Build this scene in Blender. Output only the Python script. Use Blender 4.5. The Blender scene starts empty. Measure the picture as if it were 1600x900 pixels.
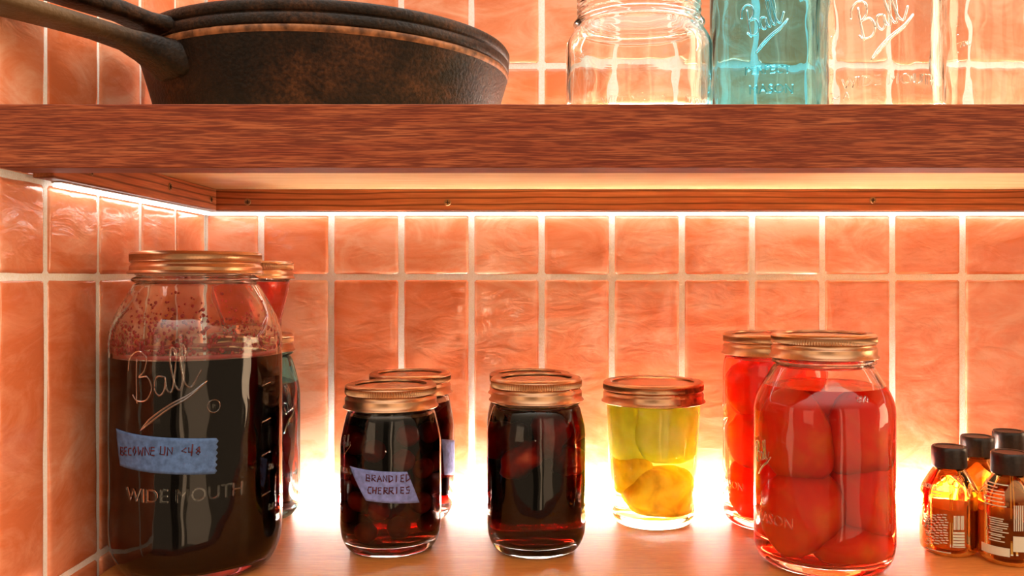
import bpy, bmesh, math, random
from mathutils import Vector, Euler, noise
PI = math.pi
Z0 = 1.20                      # height of the lower shelf top
F, VX, VY = 1374.0, 850.0, 433.0
EYE = Z0 + 0.205
WY = 0.805                     # back wall surface
WX = -0.3105                   # left wall surface
C = bpy.context.scene.collection
sc = bpy.context.scene

# ------------------------------------------------------------------ materials
def newmat(name):
    m = bpy.data.materials.new(name); m.use_nodes = True
    nt = m.node_tree; nt.nodes.clear()
    out = nt.nodes.new('ShaderNodeOutputMaterial')
    return m, nt, out
def N(nt, kind, **kw):
    n = nt.nodes.new(kind)
    for k, v in kw.items():
        if k in n.inputs: n.inputs[k].default_value = v
        else: setattr(n, k, v)
    return n
def L(nt, a, b): nt.links.new(a, b)
def ramp(nt, fac, stops):
    r = nt.nodes.new('ShaderNodeValToRGB')
    e = r.color_ramp.elements
    while len(e) > 1: e.remove(e[0])
    e[0].position = stops[0][0]; e[0].color = (*stops[0][1], 1)
    for p, c in stops[1:]:
        x = e.new(p); x.color = (*c, 1)
    L(nt, fac, r.inputs[0]); return r
def coords(nt, scale=(1, 1, 1), kind='Object'):
    tc = nt.nodes.new('ShaderNodeTexCoord'); mp = nt.nodes.new('ShaderNodeMapping')
    mp.inputs['Scale'].default_value = scale
    L(nt, tc.outputs[kind], mp.inputs[0]); return mp.outputs[0]
def bump(nt, h, strength, dist):
    b = nt.nodes.new('ShaderNodeBump'); b.inputs['Strength'].default_value = strength
    b.inputs['Distance'].default_value = dist; L(nt, h, b.inputs['Height']); return b.outputs[0]
def pbsdf(nt, out, color=(.8, .8, .8), rough=.5, metal=0, **kw):
    b = nt.nodes.new('ShaderNodeBsdfPrincipled')
    b.inputs['Base Color'].default_value = (*color, 1); b.inputs['Roughness'].default_value = rough
    b.inputs['Metallic'].default_value = metal
    for k, v in kw.items(): b.inputs[k.replace('_', ' ')].default_value = v
    L(nt, b.outputs[0], out.inputs[0]); return b

def glass_mat(name, color=(1, 1, 1), ior=1.5, rough=0.0, wav=0.0):
    m, nt, out = newmat(name)
    g = nt.nodes.new('ShaderNodeBsdfGlass'); g.inputs['Color'].default_value = (*color, 1)
    g.inputs['IOR'].default_value = ior; g.inputs['Roughness'].default_value = rough
    if wav:
        n = N(nt, 'ShaderNodeTexNoise', Scale=45.0, Detail=1.0); L(nt, coords(nt, (1, 1, .6)), n.inputs['Vector'])
        L(nt, bump(nt, n.outputs[0], 1.0, wav), g.inputs['Normal'])
    L(nt, g.outputs[0], out.inputs[0]); return m
def liquid_mats(name, absorb, density, surf=(1, 1, 1), rough=0.0):
    ms = []
    for suffix, ior in (('_surface', 1.34), ('_side', 1.34 / 1.5)):
        m = glass_mat(name + suffix, surf, ior, rough); nt = m.node_tree
        v = nt.nodes.new('ShaderNodeVolumeAbsorption'); v.inputs['Color'].default_value = (*absorb, 1)
        v.inputs['Density'].default_value = density
        L(nt, v.outputs[0], [n for n in nt.nodes if n.type == 'OUTPUT_MATERIAL'][0].inputs['Volume'])
        ms.append(m)
    return ms

def mat_tile():
    m, nt, out = newmat('glazed_tile')
    b = pbsdf(nt, out, rough=.17, Coat_Weight=.7, Coat_Roughness=.05)
    at = N(nt, 'ShaderNodeAttribute', attribute_name='tint')
    n = N(nt, 'ShaderNodeTexNoise', Scale=17.0, Detail=7.0, Roughness=.66, Distortion=1.1); L(nt, coords(nt, (.8, .8, 1.7)), n.inputs['Vector'])
    add = N(nt, 'ShaderNodeMath', operation='MULTIPLY_ADD'); L(nt, at.outputs['Fac'], add.inputs[0]); add.inputs[1].default_value = .22
    L(nt, n.outputs[0], add.inputs[2])
    sub = N(nt, 'ShaderNodeMath', operation='SUBTRACT'); L(nt, add.outputs[0], sub.inputs[0]); sub.inputs[1].default_value = .11
    r = ramp(nt, sub.outputs[0], [(.34, TILE[0]), (.50, TILE[1]), (.66, TILE[2])])
    L(nt, r.outputs[0], b.inputs['Base Color'])
    n2 = N(nt, 'ShaderNodeTexNoise', Scale=42.0, Detail=4.0, Distortion=1.2); L(nt, coords(nt, (.8, .8, 1.8)), n2.inputs['Vector'])
    bn = bump(nt, n2.outputs[0], .42, .0014)
    L(nt, bn, b.inputs['Normal']); L(nt, bn, b.inputs['Coat Normal'])
    return m
TILE = [(.77, .210, .080), (.86, .312, .155), (.92, .47, .30)]
def mat_grout():
    m, nt, out = newmat('sanded_grout')
    b = pbsdf(nt, out, rough=.5)
    n = N(nt, 'ShaderNodeTexNoise', Scale=900.0, Detail=2.0); L(nt, coords(nt), n.inputs['Vector'])
    r = ramp(nt, n.outputs[0], [(.35, (.93, .87, .76)), (.65, (1, .98, .93))]); L(nt, r.outputs[0], b.inputs['Base Color'])
    L(nt, bump(nt, n.outputs[0], .45, .0006), b.inputs['Normal']); return m
def mat_wood(name, cols, dark, rough=.4, pore=.5, gs=1.0, kind='Object', rings=0.0):
    m, nt, out = newmat(name)
    b = pbsdf(nt, out, rough=rough, Specular_IOR_Level=.22)
    n = N(nt, 'ShaderNodeTexNoise', Scale=6.0 * gs, Detail=6.0, Roughness=.62, Distortion=.6)
    L(nt, coords(nt, (1.2, 14, 14), kind), n.inputs['Vector'])
    r = ramp(nt, n.outputs[0], [(.30, cols[0]), (.5, cols[1]), (.70, cols[2])])
    p = N(nt, 'ShaderNodeTexNoise', Scale=30.0 * gs, Detail=3.0, Roughness=.5)
    L(nt, coords(nt, (1.0, 26, 26), kind), p.inputs['Vector'])
    pr = ramp(nt, p.outputs[0], [(.40, (0, 0, 0)), (.49, (.35, .35, .35)), (.60, (1, 1, 1))])
    inv = N(nt, 'ShaderNodeMath', operation='SUBTRACT'); inv.inputs[0].default_value = 1; L(nt, pr.outputs[0], inv.inputs[1])
    mul = N(nt, 'ShaderNodeMath', operation='MULTIPLY'); L(nt, inv.outputs[0], mul.inputs[0]); mul.inputs[1].default_value = pore
    mx = N(nt, 'ShaderNodeMixRGB'); L(nt, mul.outputs[0], mx.inputs[0]); L(nt, r.outputs[0], mx.inputs[1]); mx.inputs[2].default_value = (*dark, 1)
    last = mx.outputs[0]
    if rings:
        w = N(nt, 'ShaderNodeTexWave', wave_type='BANDS', bands_direction='Z', Scale=55.0, Distortion=5.0, Detail=2.0)
        w.inputs['Detail Scale'].default_value = .6
        L(nt, coords(nt, (.16, .5, 1), kind), w.inputs['Vector'])
        wr = ramp(nt, w.outputs[0], [(.0, (1, 1, 1)), (.22, (.1, .1, .1)), (.5, (0, 0, 0))])
        m2 = N(nt, 'ShaderNodeMath', operation='MULTIPLY'); L(nt, wr.outputs[0], m2.inputs[0]); m2.inputs[1].default_value = rings
        mx2 = N(nt, 'ShaderNodeMixRGB'); L(nt, m2.outputs[0], mx2.inputs[0]); L(nt, last, mx2.inputs[1]); mx2.inputs[2].default_value = (*dark, 1)
        last = mx2.outputs[0]
    L(nt, last, b.inputs['Base Color'])
    L(nt, bump(nt, p.outputs[0], .25, .0006), b.inputs['Normal']); return m
def mat_iron():
    m, nt, out = newmat('seasoned_cast_iron')
    b = pbsdf(nt, out, rough=.5, metal=.1, Specular_IOR_Level=.30)
    n = N(nt, 'ShaderNodeTexNoise', Scale=16.0, Detail=8.0, Roughness=.72, Distortion=.4); L(nt, coords(nt), n.inputs['Vector'])
    r = ramp(nt, n.outputs[0], [(.36, (.004, .0022, .0012)), (.48, (.018, .008, .003)), (.58, (.055, .021, .007)), (.72, (.12, .045, .014))])
    f = N(nt, 'ShaderNodeTexNoise', Scale=420.0, Detail=3.0); L(nt, coords(nt), f.inputs['Vector'])
    fr = ramp(nt, f.outputs[0], [(.35, (.35, .35, .35)), (.62, (1.25, 1.2, 1.1))])
    mx = N(nt, 'ShaderNodeMixRGB', blend_type='MULTIPLY'); mx.inputs[0].default_value = 1
    L(nt, r.outputs[0], mx.inputs[1]); L(nt, fr.outputs[0], mx.inputs[2]); L(nt, mx.outputs[0], b.inputs['Base Color'])
    rr = ramp(nt, n.outputs[0], [(.3, (.36, .36, .36)), (.7, (.55, .55, .55))]); L(nt, rr.outputs[0], b.inputs['Roughness'])
    L(nt, bump(nt, f.outputs[0], .6, .0009), b.inputs['Normal']); return m
def mat_handle():
    m = mat_iron(); m.name = 'pale_grip_cast_iron'; nt = m.node_tree
    b = [n for n in nt.nodes if n.type == 'BSDF_PRINCIPLED'][0]; src = b.inputs['Base Color'].links[0].from_socket
    tc = nt.nodes.new('ShaderNodeTexCoord'); ln = N(nt, 'ShaderNodeVectorMath', operation='LENGTH'); L(nt, tc.outputs['Object'], ln.inputs[0])
    n = N(nt, 'ShaderNodeTexNoise', Scale=40.0, Detail=5.0); L(nt, tc.outputs['Object'], n.inputs['Vector'])
    a = N(nt, 'ShaderNodeMath', operation='MULTIPLY_ADD'); L(nt, n.outputs[0], a.inputs[0]); a.inputs[1].default_value = .09; L(nt, ln.outputs['Value'], a.inputs[2])
    r = ramp(nt, a.outputs[0], [(.205, (0, 0, 0)), (.26, (1, 1, 1))])  # base colour turns paler brown from the root towards the grip end
    mx = N(nt, 'ShaderNodeMixRGB'); L(nt, r.outputs[0], mx.inputs[0]); L(nt, src, mx.inputs[1]); mx.inputs[2].default_value = (.14, .082, .036, 1)
    L(nt, mx.outputs[0], b.inputs['Base Color']); return m
def mat_simple(name, color, rough=.5, metal=0, nscale=0, var=.15, bmp=0, **kw):
    m, nt, out = newmat(name)
    b = pbsdf(nt, out, color, rough, metal, **kw)
    if nscale:
        n = N(nt, 'ShaderNodeTexNoise', Scale=float(nscale), Detail=4.0); L(nt, coords(nt), n.inputs['Vector'])
        lo = tuple(max(0, c * (1 - var)) for c in color); hi = tuple(min(1, c * (1 + var)) for c in color)
        r = ramp(nt, n.outputs[0], [(.35, lo), (.65, hi)]); L(nt, r.outputs[0], b.inputs['Base Color'])
        if bmp: L(nt, bump(nt, n.outputs[0], .5, bmp), b.inputs['Normal'])
    return m
def mat_fruit(name, cols, scale=30, sss=.4, radius=(.02, .006, .003), rough=.3, trans=0.0):
    m, nt, out = newmat(name)
    b = pbsdf(nt, out, cols[1], rough)
    b.inputs['Subsurface Weight'].default_value = sss; b.inputs['Subsurface Radius'].default_value = radius
    b.inputs['Subsurface Scale'].default_value = 1.0
    b.inputs['IOR'].default_value = 1.1
    if trans: b.inputs['Transmission Weight'].default_value = trans
    n = N(nt, 'ShaderNodeTexNoise', Scale=float(scale), Detail=3.0, Distortion=.5); L(nt, coords(nt), n.inputs['Vector'])
    r = ramp(nt, n.outputs[0], [(.3, cols[0]), (.5, cols[1]), (.7, cols[2])]); L(nt, r.outputs[0], b.inputs['Base Color'])
    return m
def mat_emit(name, color, s):
    m, nt, out = newmat(name)
    e = nt.nodes.new('ShaderNodeEmission'); e.inputs[0].default_value = (*color, 1); e.inputs[1].default_value = s
    L(nt, e.outputs[0], out.inputs[0]); return m

M = {}
M['tile'] = mat_tile(); M['grout'] = mat_grout()
M['edge'] = mat_wood('sapele_edge', [(.30, .052, .017), (.40, .088, .028), (.50, .135, .048)], (.12, .016, .006), .5, .82, 2.2)
M['board'] = mat_wood('pale_shelf_board', [(.78, .50, .20), (.86, .58, .26), (.90, .66, .34)], (.45, .2, .08), .45, .25)
M['shelf'] = mat_wood('warm_shelf_board', [(.56, .175, .035), (.66, .240, .050), (.74, .31, .075)], (.34, .09, .02), .5, .45, 4.0)
M['batten'] = mat_wood('fir_batten', [(.46, .13, .045), (.56, .18, .065), (.64, .24, .09)], (.13, .035, .014), .5, .3, 1.0, 'Object', .85)
M['iron'] = mat_iron()
M['iron_rim_highlight'] = mat_simple('copper_rim_highlight', (.26, .10, .035), .45, .3, 160, .6, .0003)  # copper highlight along the skillet rim, put into the base colour
M['iron_handle'] = mat_handle()
M['glass'] = glass_mat('clear_glass', (.985, .995, .985), 1.5, 0, .0012)
M['blue_glass'] = glass_mat('aqua_glass', (.64, .93, 1.0), 1.5, 0, .002)
M['amber'] = glass_mat('amber_glass', (1.0, .74, .38), 1.5)
M['tin'] = mat_simple('brushed_lid_metal', (.68, .40, .23), .30, 1, 60, .10)
M['tin_worn'] = mat_simple('lid_disc_metal', (.74, .45, .28), .34, 1, 40, .10)
M['rust'] = mat_simple('rusty_red_lid_metal', (.55, .14, .05), .45, .8, 120, .5)
M['tape'] = mat_simple('blue_painters_tape', (.085, .17, .36), .75, 0, 260, .25, .0006)
M['tape_pale'] = mat_simple('violet_painters_tape', (.22, .27, .60), .75, 0, 260, .2, .0006)
M['ink'] = mat_simple('dark_red_marker', (.10, .012, .02), .6)
M['print'] = mat_simple('cream_print', (.70, .68, .50), .7)
M['cap'] = mat_simple('black_plastic', (.020, .014, .012), .32, 0, 500, .3, .0001)
M['screw'] = mat_simple('brass_screw', (.34, .18, .08), .4, 1)
M['dark'] = mat_simple('screw_recess', (.02, .012, .008), .8)
M['led_low'] = mat_emit('led_low', (1, .92, .84), 125)
M['led_mid'] = mat_emit('led_mid', (1, .92, .84), 5.0)
M['led_top'] = mat_emit('led_top', (1, .92, .84), 40)
M['alu'] = mat_simple('aluminium', (.7, .68, .64), .35, 1)
wine = liquid_mats('dark_syrup', (.80, .06, .06), 380)
blackred = liquid_mats('brandy_syrup', (.80, .38, .24), 300)
plumsy = liquid_mats('plum_syrup', (.81, .40, .27), 500)
purple = liquid_mats('purple_syrup', (.82, .12, .20), 60)
jelly = liquid_mats('red_jelly', (.90, .10, .10), 40)
tomj = liquid_mats('tomato_juice', (.99, .48, .14), 55)
yelj = liquid_mats('lime_syrup', (.985, .99, .30), 30)
M['tomato'] = mat_fruit('tomato_flesh', [(.94, .028, .012), (.97, .055, .016), (.99, .17, .025)], 25, .95, (.10, .012, .004))
M['green_fruit'] = mat_fruit('yellow_green_flesh', [(.66, .70, .12), (.80, .83, .22), (.90, .93, .42)], 30, .9, (.085, .09, .02), .35, .12)
M['amber_fruit'] = mat_fruit('golden_flesh', [(.42, .25, .03), (.86, .64, .07), (.96, .84, .16)], 45, .9, (.085, .065, .008), .35, .2)
M['cherry'] = mat_fruit('dark_cherry_skin', [(.07, .010, .008), (.15, .018, .012), (.28, .045, .02)], 40, .3, (.01, .002, .001), .2)
M['plum'] = mat_fruit('red_plum_flesh', [(.46, .05, .022), (.72, .13, .05), (.88, .28, .12)], 35, .4, (.02, .004, .002))
M['paste'] = mat_fruit('pinkish_brown_extract', [(.78, .50, .8), (.86, .56, .9), (.92, .6, .95)], 20, .2)
M['darkpaste'] = mat_fruit('dark_brown_extract', [(.20, .10, .12), (.26, .13, .15), (.32, .16, .18)], 20, .2)
M['splash'] = mat_simple('juice_spots', (.80, .07, .08), .3, 0, Transmission_Weight=.35, Subsurface_Weight=.3)

# ------------------------------------------------------------------ mesh helpers
def obj(name, bm, mats, parent=None, loc=None, smooth=True, sharp=None):
    me = bpy.data.meshes.new(name)
    if sharp is not None:
        bm.normal_update()
        for e in bm.edges:
            if len(e.link_faces) == 2 and e.calc_face_angle(0) > math.radians(sharp): e.smooth = False
    bm.to_mesh(me); bm.free()
    if not isinstance(mats, (list, tuple)): mats = [mats]
    for m in mats: me.materials.append(m)
    for p in me.polygons: p.use_smooth = smooth
    o = bpy.data.objects.new(name, me); C.objects.link(o)
    if parent: o.parent = parent
    if loc: o.location = loc
    return o
def tag(o, label=None, cat=None, group=None, kind=None):
    if label: o['label'] = label
    if cat: o['category'] = cat
    if group: o['group'] = group
    if kind: o['kind'] = kind
    return o
def empty(name, loc, label, cat, group=None):
    o = bpy.data.objects.new(name, None); C.objects.link(o); o.location = loc; o.empty_display_size = .02
    return tag(o, label, cat, group)
def box(bm, x0, x1, y0, y1, z0, z1, mat=0, bev=0, seg=2):
    r = bmesh.ops.create_cube(bm, size=1)
    vs = r['verts']
    for v in vs:
        v.co = Vector((x0 + (v.co.x + .5) * (x1 - x0), y0 + (v.co.y + .5) * (y1 - y0), z0 + (v.co.z + .5) * (z1 - z0)))
    fs = set(f for v in vs for f in v.link_faces)
    for f in fs: f.material_index = mat
    if bev:
        es = list(set(e for v in vs for e in v.link_edges))
        bmesh.ops.bevel(bm, geom=es, offset=bev, segments=seg, affect='EDGES', profile=.5)
def chaikin(pts, it=2):
    for _ in range(it):
        q = [pts[0]]
        for a, b in zip(pts[:-1], pts[1:]):
            q.append((a[0] * .75 + b[0] * .25, a[1] * .75 + b[1] * .25)); q.append((a[0] * .25 + b[0] * .75, a[1] * .25 + b[1] * .75))
        q.append(pts[-1]); pts = q
    return pts
def lathe(bm, prof, n=96, mat=0, sq=2.0, fn=None, close=False):
    """revolve (r, z) profile; sq>2 gives a rounded square; fn(theta, i, r) perturbs the radius"""
    rings = []
    for i, (r, z) in enumerate(prof):
        if r < 1e-6: rings.append([bm.verts.new((0, 0, z))]); continue
        ring = []
        for k in range(n):
            a = 2 * PI * k / n
            rr = r
            if sq != 2.0:
                c, s = abs(math.cos(a + PI / 4)), abs(math.sin(a + PI / 4))
                rr = r / ((c ** sq + s ** sq) ** (1 / sq)) * ((.5 ** (sq / 2) * 2) ** (1 / sq))
                rr = r * 1.0 if rr < 0 else rr
            if fn: rr = fn(a, i, rr)
            ring.append(bm.verts.new((rr * math.sin(a), -rr * math.cos(a), z)))
        rings.append(ring)
    prs = list(zip(rings[:-1], rings[1:]))
    if close: prs.append((rings[-1], rings[0]))
    for A, B in prs:
        for k in range(n):
            k2 = (k + 1) % n
            if len(A) == 1 and len(B) == 1: continue
            if len(A) == 1: f = bm.faces.new((A[0], B[k2], B[k]))
            elif len(B) == 1: f = bm.faces.new((A[k], A[k2], B[0]))
            else: f = bm.faces.new((A[k], A[k2], B[k2], B[k]))
            f.material_index = mat
    return rings
def catmull(pts, m=6):
    if len(pts) < 3: return [Vector(p) for p in pts]
    P = [Vector(p) for p in pts]; P = [P[0] * 2 - P[1]] + P + [P[-1] * 2 - P[-2]]
    o = []
    for i in range(1, len(P) - 2):
        for k in range(m):
            t = k / m; a, b, c, d = P[i - 1:i + 3]
            o.append(.5 * ((2 * b) + (c - a) * t + (2 * a - 5 * b + 4 * c - d) * t * t + (3 * b - a - 3 * c + d) * t ** 3))
    o.append(P[-2]); return o
def tube(bm, pts, r, sides=6, mat=0):
    pts = [Vector(p) for p in pts]; rings = []
    for i, p in enumerate(pts):
        t = (pts[min(i + 1, len(pts) - 1)] - pts[max(i - 1, 0)])
        if t.length < 1e-9: t = Vector((1, 0, 0))
        t.normalize(); u = t.cross(Vector((0, 0, 1)))
        if u.length < .05: u = t.cross(Vector((0, 1, 0)))
        u.normalize(); w = t.cross(u)
        rings.append([bm.verts.new(p + (u * math.cos(2 * PI * k / sides) + w * math.sin(2 * PI * k / sides)) * r) for k in range(sides)])
    for A, B in zip(rings[:-1], rings[1:]):
        for k in range(sides):
            f = bm.faces.new((A[k], B[k], B[(k + 1) % sides], A[(k + 1) % sides])); f.material_index = mat
    bm.faces.new(rings[0]).material_index = mat; bm.faces.new(rings[-1][::-1]).material_index = mat

# ------------------------------------------------------------------ the setting: tiled walls
def cuts(first, pitch, lo, hi, extra=()):
    v = first
    while v > lo: v -= pitch
    o = []
    while v < hi:
        if v > lo + .004: o.append(v)
        v += pitch
    return sorted([lo] + [c for c in o] + [c for c in extra if lo < c < hi] + [hi])
def tiled_wall(name, us, vs, place, seed, mirror=False):
    """us, vs: grout lines; place(u, v, h) -> world point, h above the grout"""
    rnd = random.Random(seed); bm = bmesh.new(); lay = bm.loops.layers.float_color.new('tint')
    def quad(p, mi, c=0):
        f = bm.faces.new(p if not mirror else p[::-1]); f.material_index = mi
        for l in f.loops: l[lay] = (c, c, c, 1)
    u0, u1, v0, v1 = us[0], us[-1], vs[0], vs[-1]
    D = -.012
    front = [bm.verts.new(place(*q)) for q in ((u0, v0, 0), (u1, v0, 0), (u1, v1, 0), (u0, v1, 0))]
    back = [bm.verts.new(place(*q)) for q in ((u0, v0, D), (u1, v0, D), (u1, v1, D), (u0, v1, D))]
    quad(front, 1); quad(back[::-1], 1)
    for k in range(4): quad([front[k], back[k], back[(k + 1) % 4], front[(k + 1) % 4]], 1)
    G = .0026 if name == 'wall_back' else .0021
    for a, b in zip(us[:-1], us[1:]):
        for c, d in zip(vs[:-1], vs[1:]):
            if b - a < .012 or d - c < .012: continue
            tint = rnd.random(); ox, oy = rnd.uniform(0, 50), rnd.uniform(0, 50)
            tx, ty = rnd.gauss(0, .010), rnd.gauss(0, .004); dh = rnd.uniform(-.0004, .0004)
            def axis(lo, hi):
                w = hi - lo; n = max(4, int(w / .006)); e = .0035
                inner = [lo + e + (w - 2 * e) * i / n for i in range(n + 1)]
                return [lo, lo + .0006, lo + .0018] + inner + [hi - .0018, hi - .0006, hi]
            A, B = axis(a + G, b - G), axis(c + G, d - G)
            grid = []
            for i, u in enumerate(A):
                row = []
                for j, v in enumerate(B):
                    e = min(i, len(A) - 1 - i, j, len(B) - 1 - j)
                    h = (-.0002, .0006, .0011, .0013, .0014)[min(e, 4)]
                    wv = noise.noise(Vector((u * 32 + ox, v * 24 + oy, seed))) * .00065 + noise.noise(Vector((u * 75 + ox, v * 110 + oy, seed))) * .00022
                    jit = noise.noise(Vector((u * 60 + ox, v * 60, 3.1))) * .0004 if e < 3 else 0
                    hh = h + (wv + tx * (u - (a + b) / 2) + ty * (v - (c + d) / 2) + dh if e > 0 else 0)
                    if e > 0: hh = max(hh, (0, .0003, .0006, .0008, .0009)[min(e, 4)])
                    uu = u + (jit if i < 3 or i > len(A) - 4 else 0); vv = v + (jit if j < 3 or j > len(B) - 4 else 0)
                    # rounded corners
                    ci, cj = min(i, len(A) - 1 - i), min(j, len(B) - 1 - j)
                    if ci < 2 and cj < 2:
                        k = .0006 * (2 - max(ci, cj))
                        uu += k if i < 5 else -k; vv += k if j < 5 else -k
                    row.append(bm.verts.new(place(uu, vv, hh)))
                grid.append(row)
            for i in range(len(A) - 1):
                for j in range(len(B) - 1):
                    quad([grid[i][j], grid[i + 1][j], grid[i + 1][j + 1], grid[i][j + 1]], 0, tint)
    o = obj(name, bm, [M['tile'], M['grout']]); return tag(o, kind='structure')
ROWS = [Z0 - .1816, Z0 + .0117, EYE, Z0 + .2645]
ROWS_UP = [Z0 + .2645, Z0 + .3983, Z0 + .5916, Z0 + .70]
vs = sorted(set([Z0 - .35] + ROWS + ROWS_UP))
XR = .92
w = tiled_wall('wall_back', cuts(-.259, .0642, WX, XR), vs, lambda u, v, h: (u, WY - h, v), 11)
YF = .4965
w = tiled_wall('wall_left', cuts(.7400, -0.0642 * -1, YF, WY), vs, lambda u, v, h: (WX + h, u, v), 23, mirror=True)

# ------------------------------------------------------------------ shelves, battens, lights
SF = .4945
def shelf(name, ztop, th, lip, board_mat, label):
    r = empty(name, (0, 0, 0), label, 'shelf')
    bm = bmesh.new(); box(bm, WX + .0042, XR, SF + .026, WY - .0040, ztop - .018, ztop, bev=.0008); obj('shelf_board', bm, board_mat, r, smooth=False)
    bm = bmesh.new(); box(bm, WX + .0036, XR, SF, SF + .0258, ztop - lip, ztop + .0003, bev=.0006); obj('front_edge', bm, M['edge'], r, smooth=False)
    return r
shelf('wooden_shelf', Z0, .018, .036, M['shelf'], 'warm brown lower shelf board the filled jars stand on')
UT = EYE + .097
r = shelf('wooden_shelf', UT, .018, .0355, M['board'], 'thick red-brown upper shelf carrying skillets and empty jars')
ZB1, ZB0 = UT - .0182, EYE + .0595
def screw(bm, p, n, r=.0028):
    pass
def batten(x0, x1, y0, y1, label, screws, axis):
    o = empty('wooden_batten', ((x0 + x1) / 2, (y0 + y1) / 2, ZB0), label, 'batten', 'battens under the upper shelf')
    bm = bmesh.new(); a, b, c, d = x0 - o.location.x, x1 - o.location.x, y0 - o.location.y, y1 - o.location.y
    if axis == 'y':   # build along x then turn, so that the grain follows the length
        box(bm, c, d, a, b, 0, ZB1 - ZB0, bev=.0007)
        s = obj('strip', bm, M['batten'], o, smooth=False); s.rotation_euler.z = PI / 2
    else:
        box(bm, a, b, c, d, 0, ZB1 - ZB0, bev=.0007); obj('strip', bm, M['batten'], o, smooth=False)
    for (u, hz) in screws:
        bm = bmesh.new(); lathe(bm, [(0, -.0002), (.0008, -.0002), (.001, .0004), (.0026, .0007), (.0031, .0002), (.0031, -.001), (0, -.001)], 24)
        box(bm, -.0018, .0018, -.0003, .0003, .0001, .0009, 1); box(bm, -.0003, .0003, -.0018, .0018, .0001, .0009, 1)
        s = obj('screw', bm, [M['screw'], M['dark']], o, smooth=False)
        if axis == 'x': s.location = (u - o.location.x, c, hz); s.rotation_euler = (PI / 2, 0, 0)
        else: s.location = (b, u - o.location.y, hz); s.rotation_euler = (0, PI / 2, 0)
BD = .016
batten(WX + .0042, XR, WY - BD, WY - .0042, 'long reddish wooden batten on the back wall under the upper shelf', [(-.266, .008), (-.0865, .0075), (.295, .0095), (.62, .009)], 'x')
batten(WX + .0042, WX + BD + .001, .5265, WY - BD - .0008, 'short wooden batten on the left wall under the upper shelf', [(.775, .009), (.690, .0115), (.57, .009)], 'y')

def led(name, x0, x1, y0, y1, z0, z1, mat, label, up):
    o = empty(name, ((x0 + x1) / 2, (y0 + y1) / 2, z0), label, 'light', 'light strips along the tiled walls')
    ox, oy = o.location.x, o.location.y; t = .0009; h = z1 - z0
    bm = bmesh.new()
    if up: box(bm, x0 - ox, x1 - ox, y0 - oy, y1 - oy, 0, t); zz = (t, h)
    else: box(bm, x0 - ox, x1 - ox, y0 - oy, y1 - oy, h - t, h); zz = (0, h - t)
    obj('mounting_strip', bm, M['alu'], o, smooth=False)
    bm = bmesh.new(); box(bm, x0 - ox + .0004, x1 - ox - .0004, y0 - oy + .0004, y1 - oy - .0004, zz[0], zz[1], bev=.0008)
    obj('glowing_diffuser', bm, mat, o, smooth=False)
led('light_strip', -.235, .375, WY - .0145, WY - .0050, Z0 + .0001, Z0 + .0056, M['led_low'], 'glowing light strip at the back of the lower shelf', True)
led('light_strip', WX + .006, XR, WY - .0125, WY - .0050, ZB0 - .0036, ZB0 - .0002, M['led_mid'], 'glowing light strip under the long back batten', False)
led('light_strip', WX + .0050, WX + .0115, .545, WY - .0145, ZB0 - .0036, ZB0 - .0002, M['led_mid'], 'glowing light strip under the short left batten', False)
led('light_strip', WX + .006, XR, WY - .0145, WY - .0050, UT + .0001, UT + .0056, M['led_top'], 'light strip at the back of the upper shelf behind skillets and jars', True)

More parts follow.
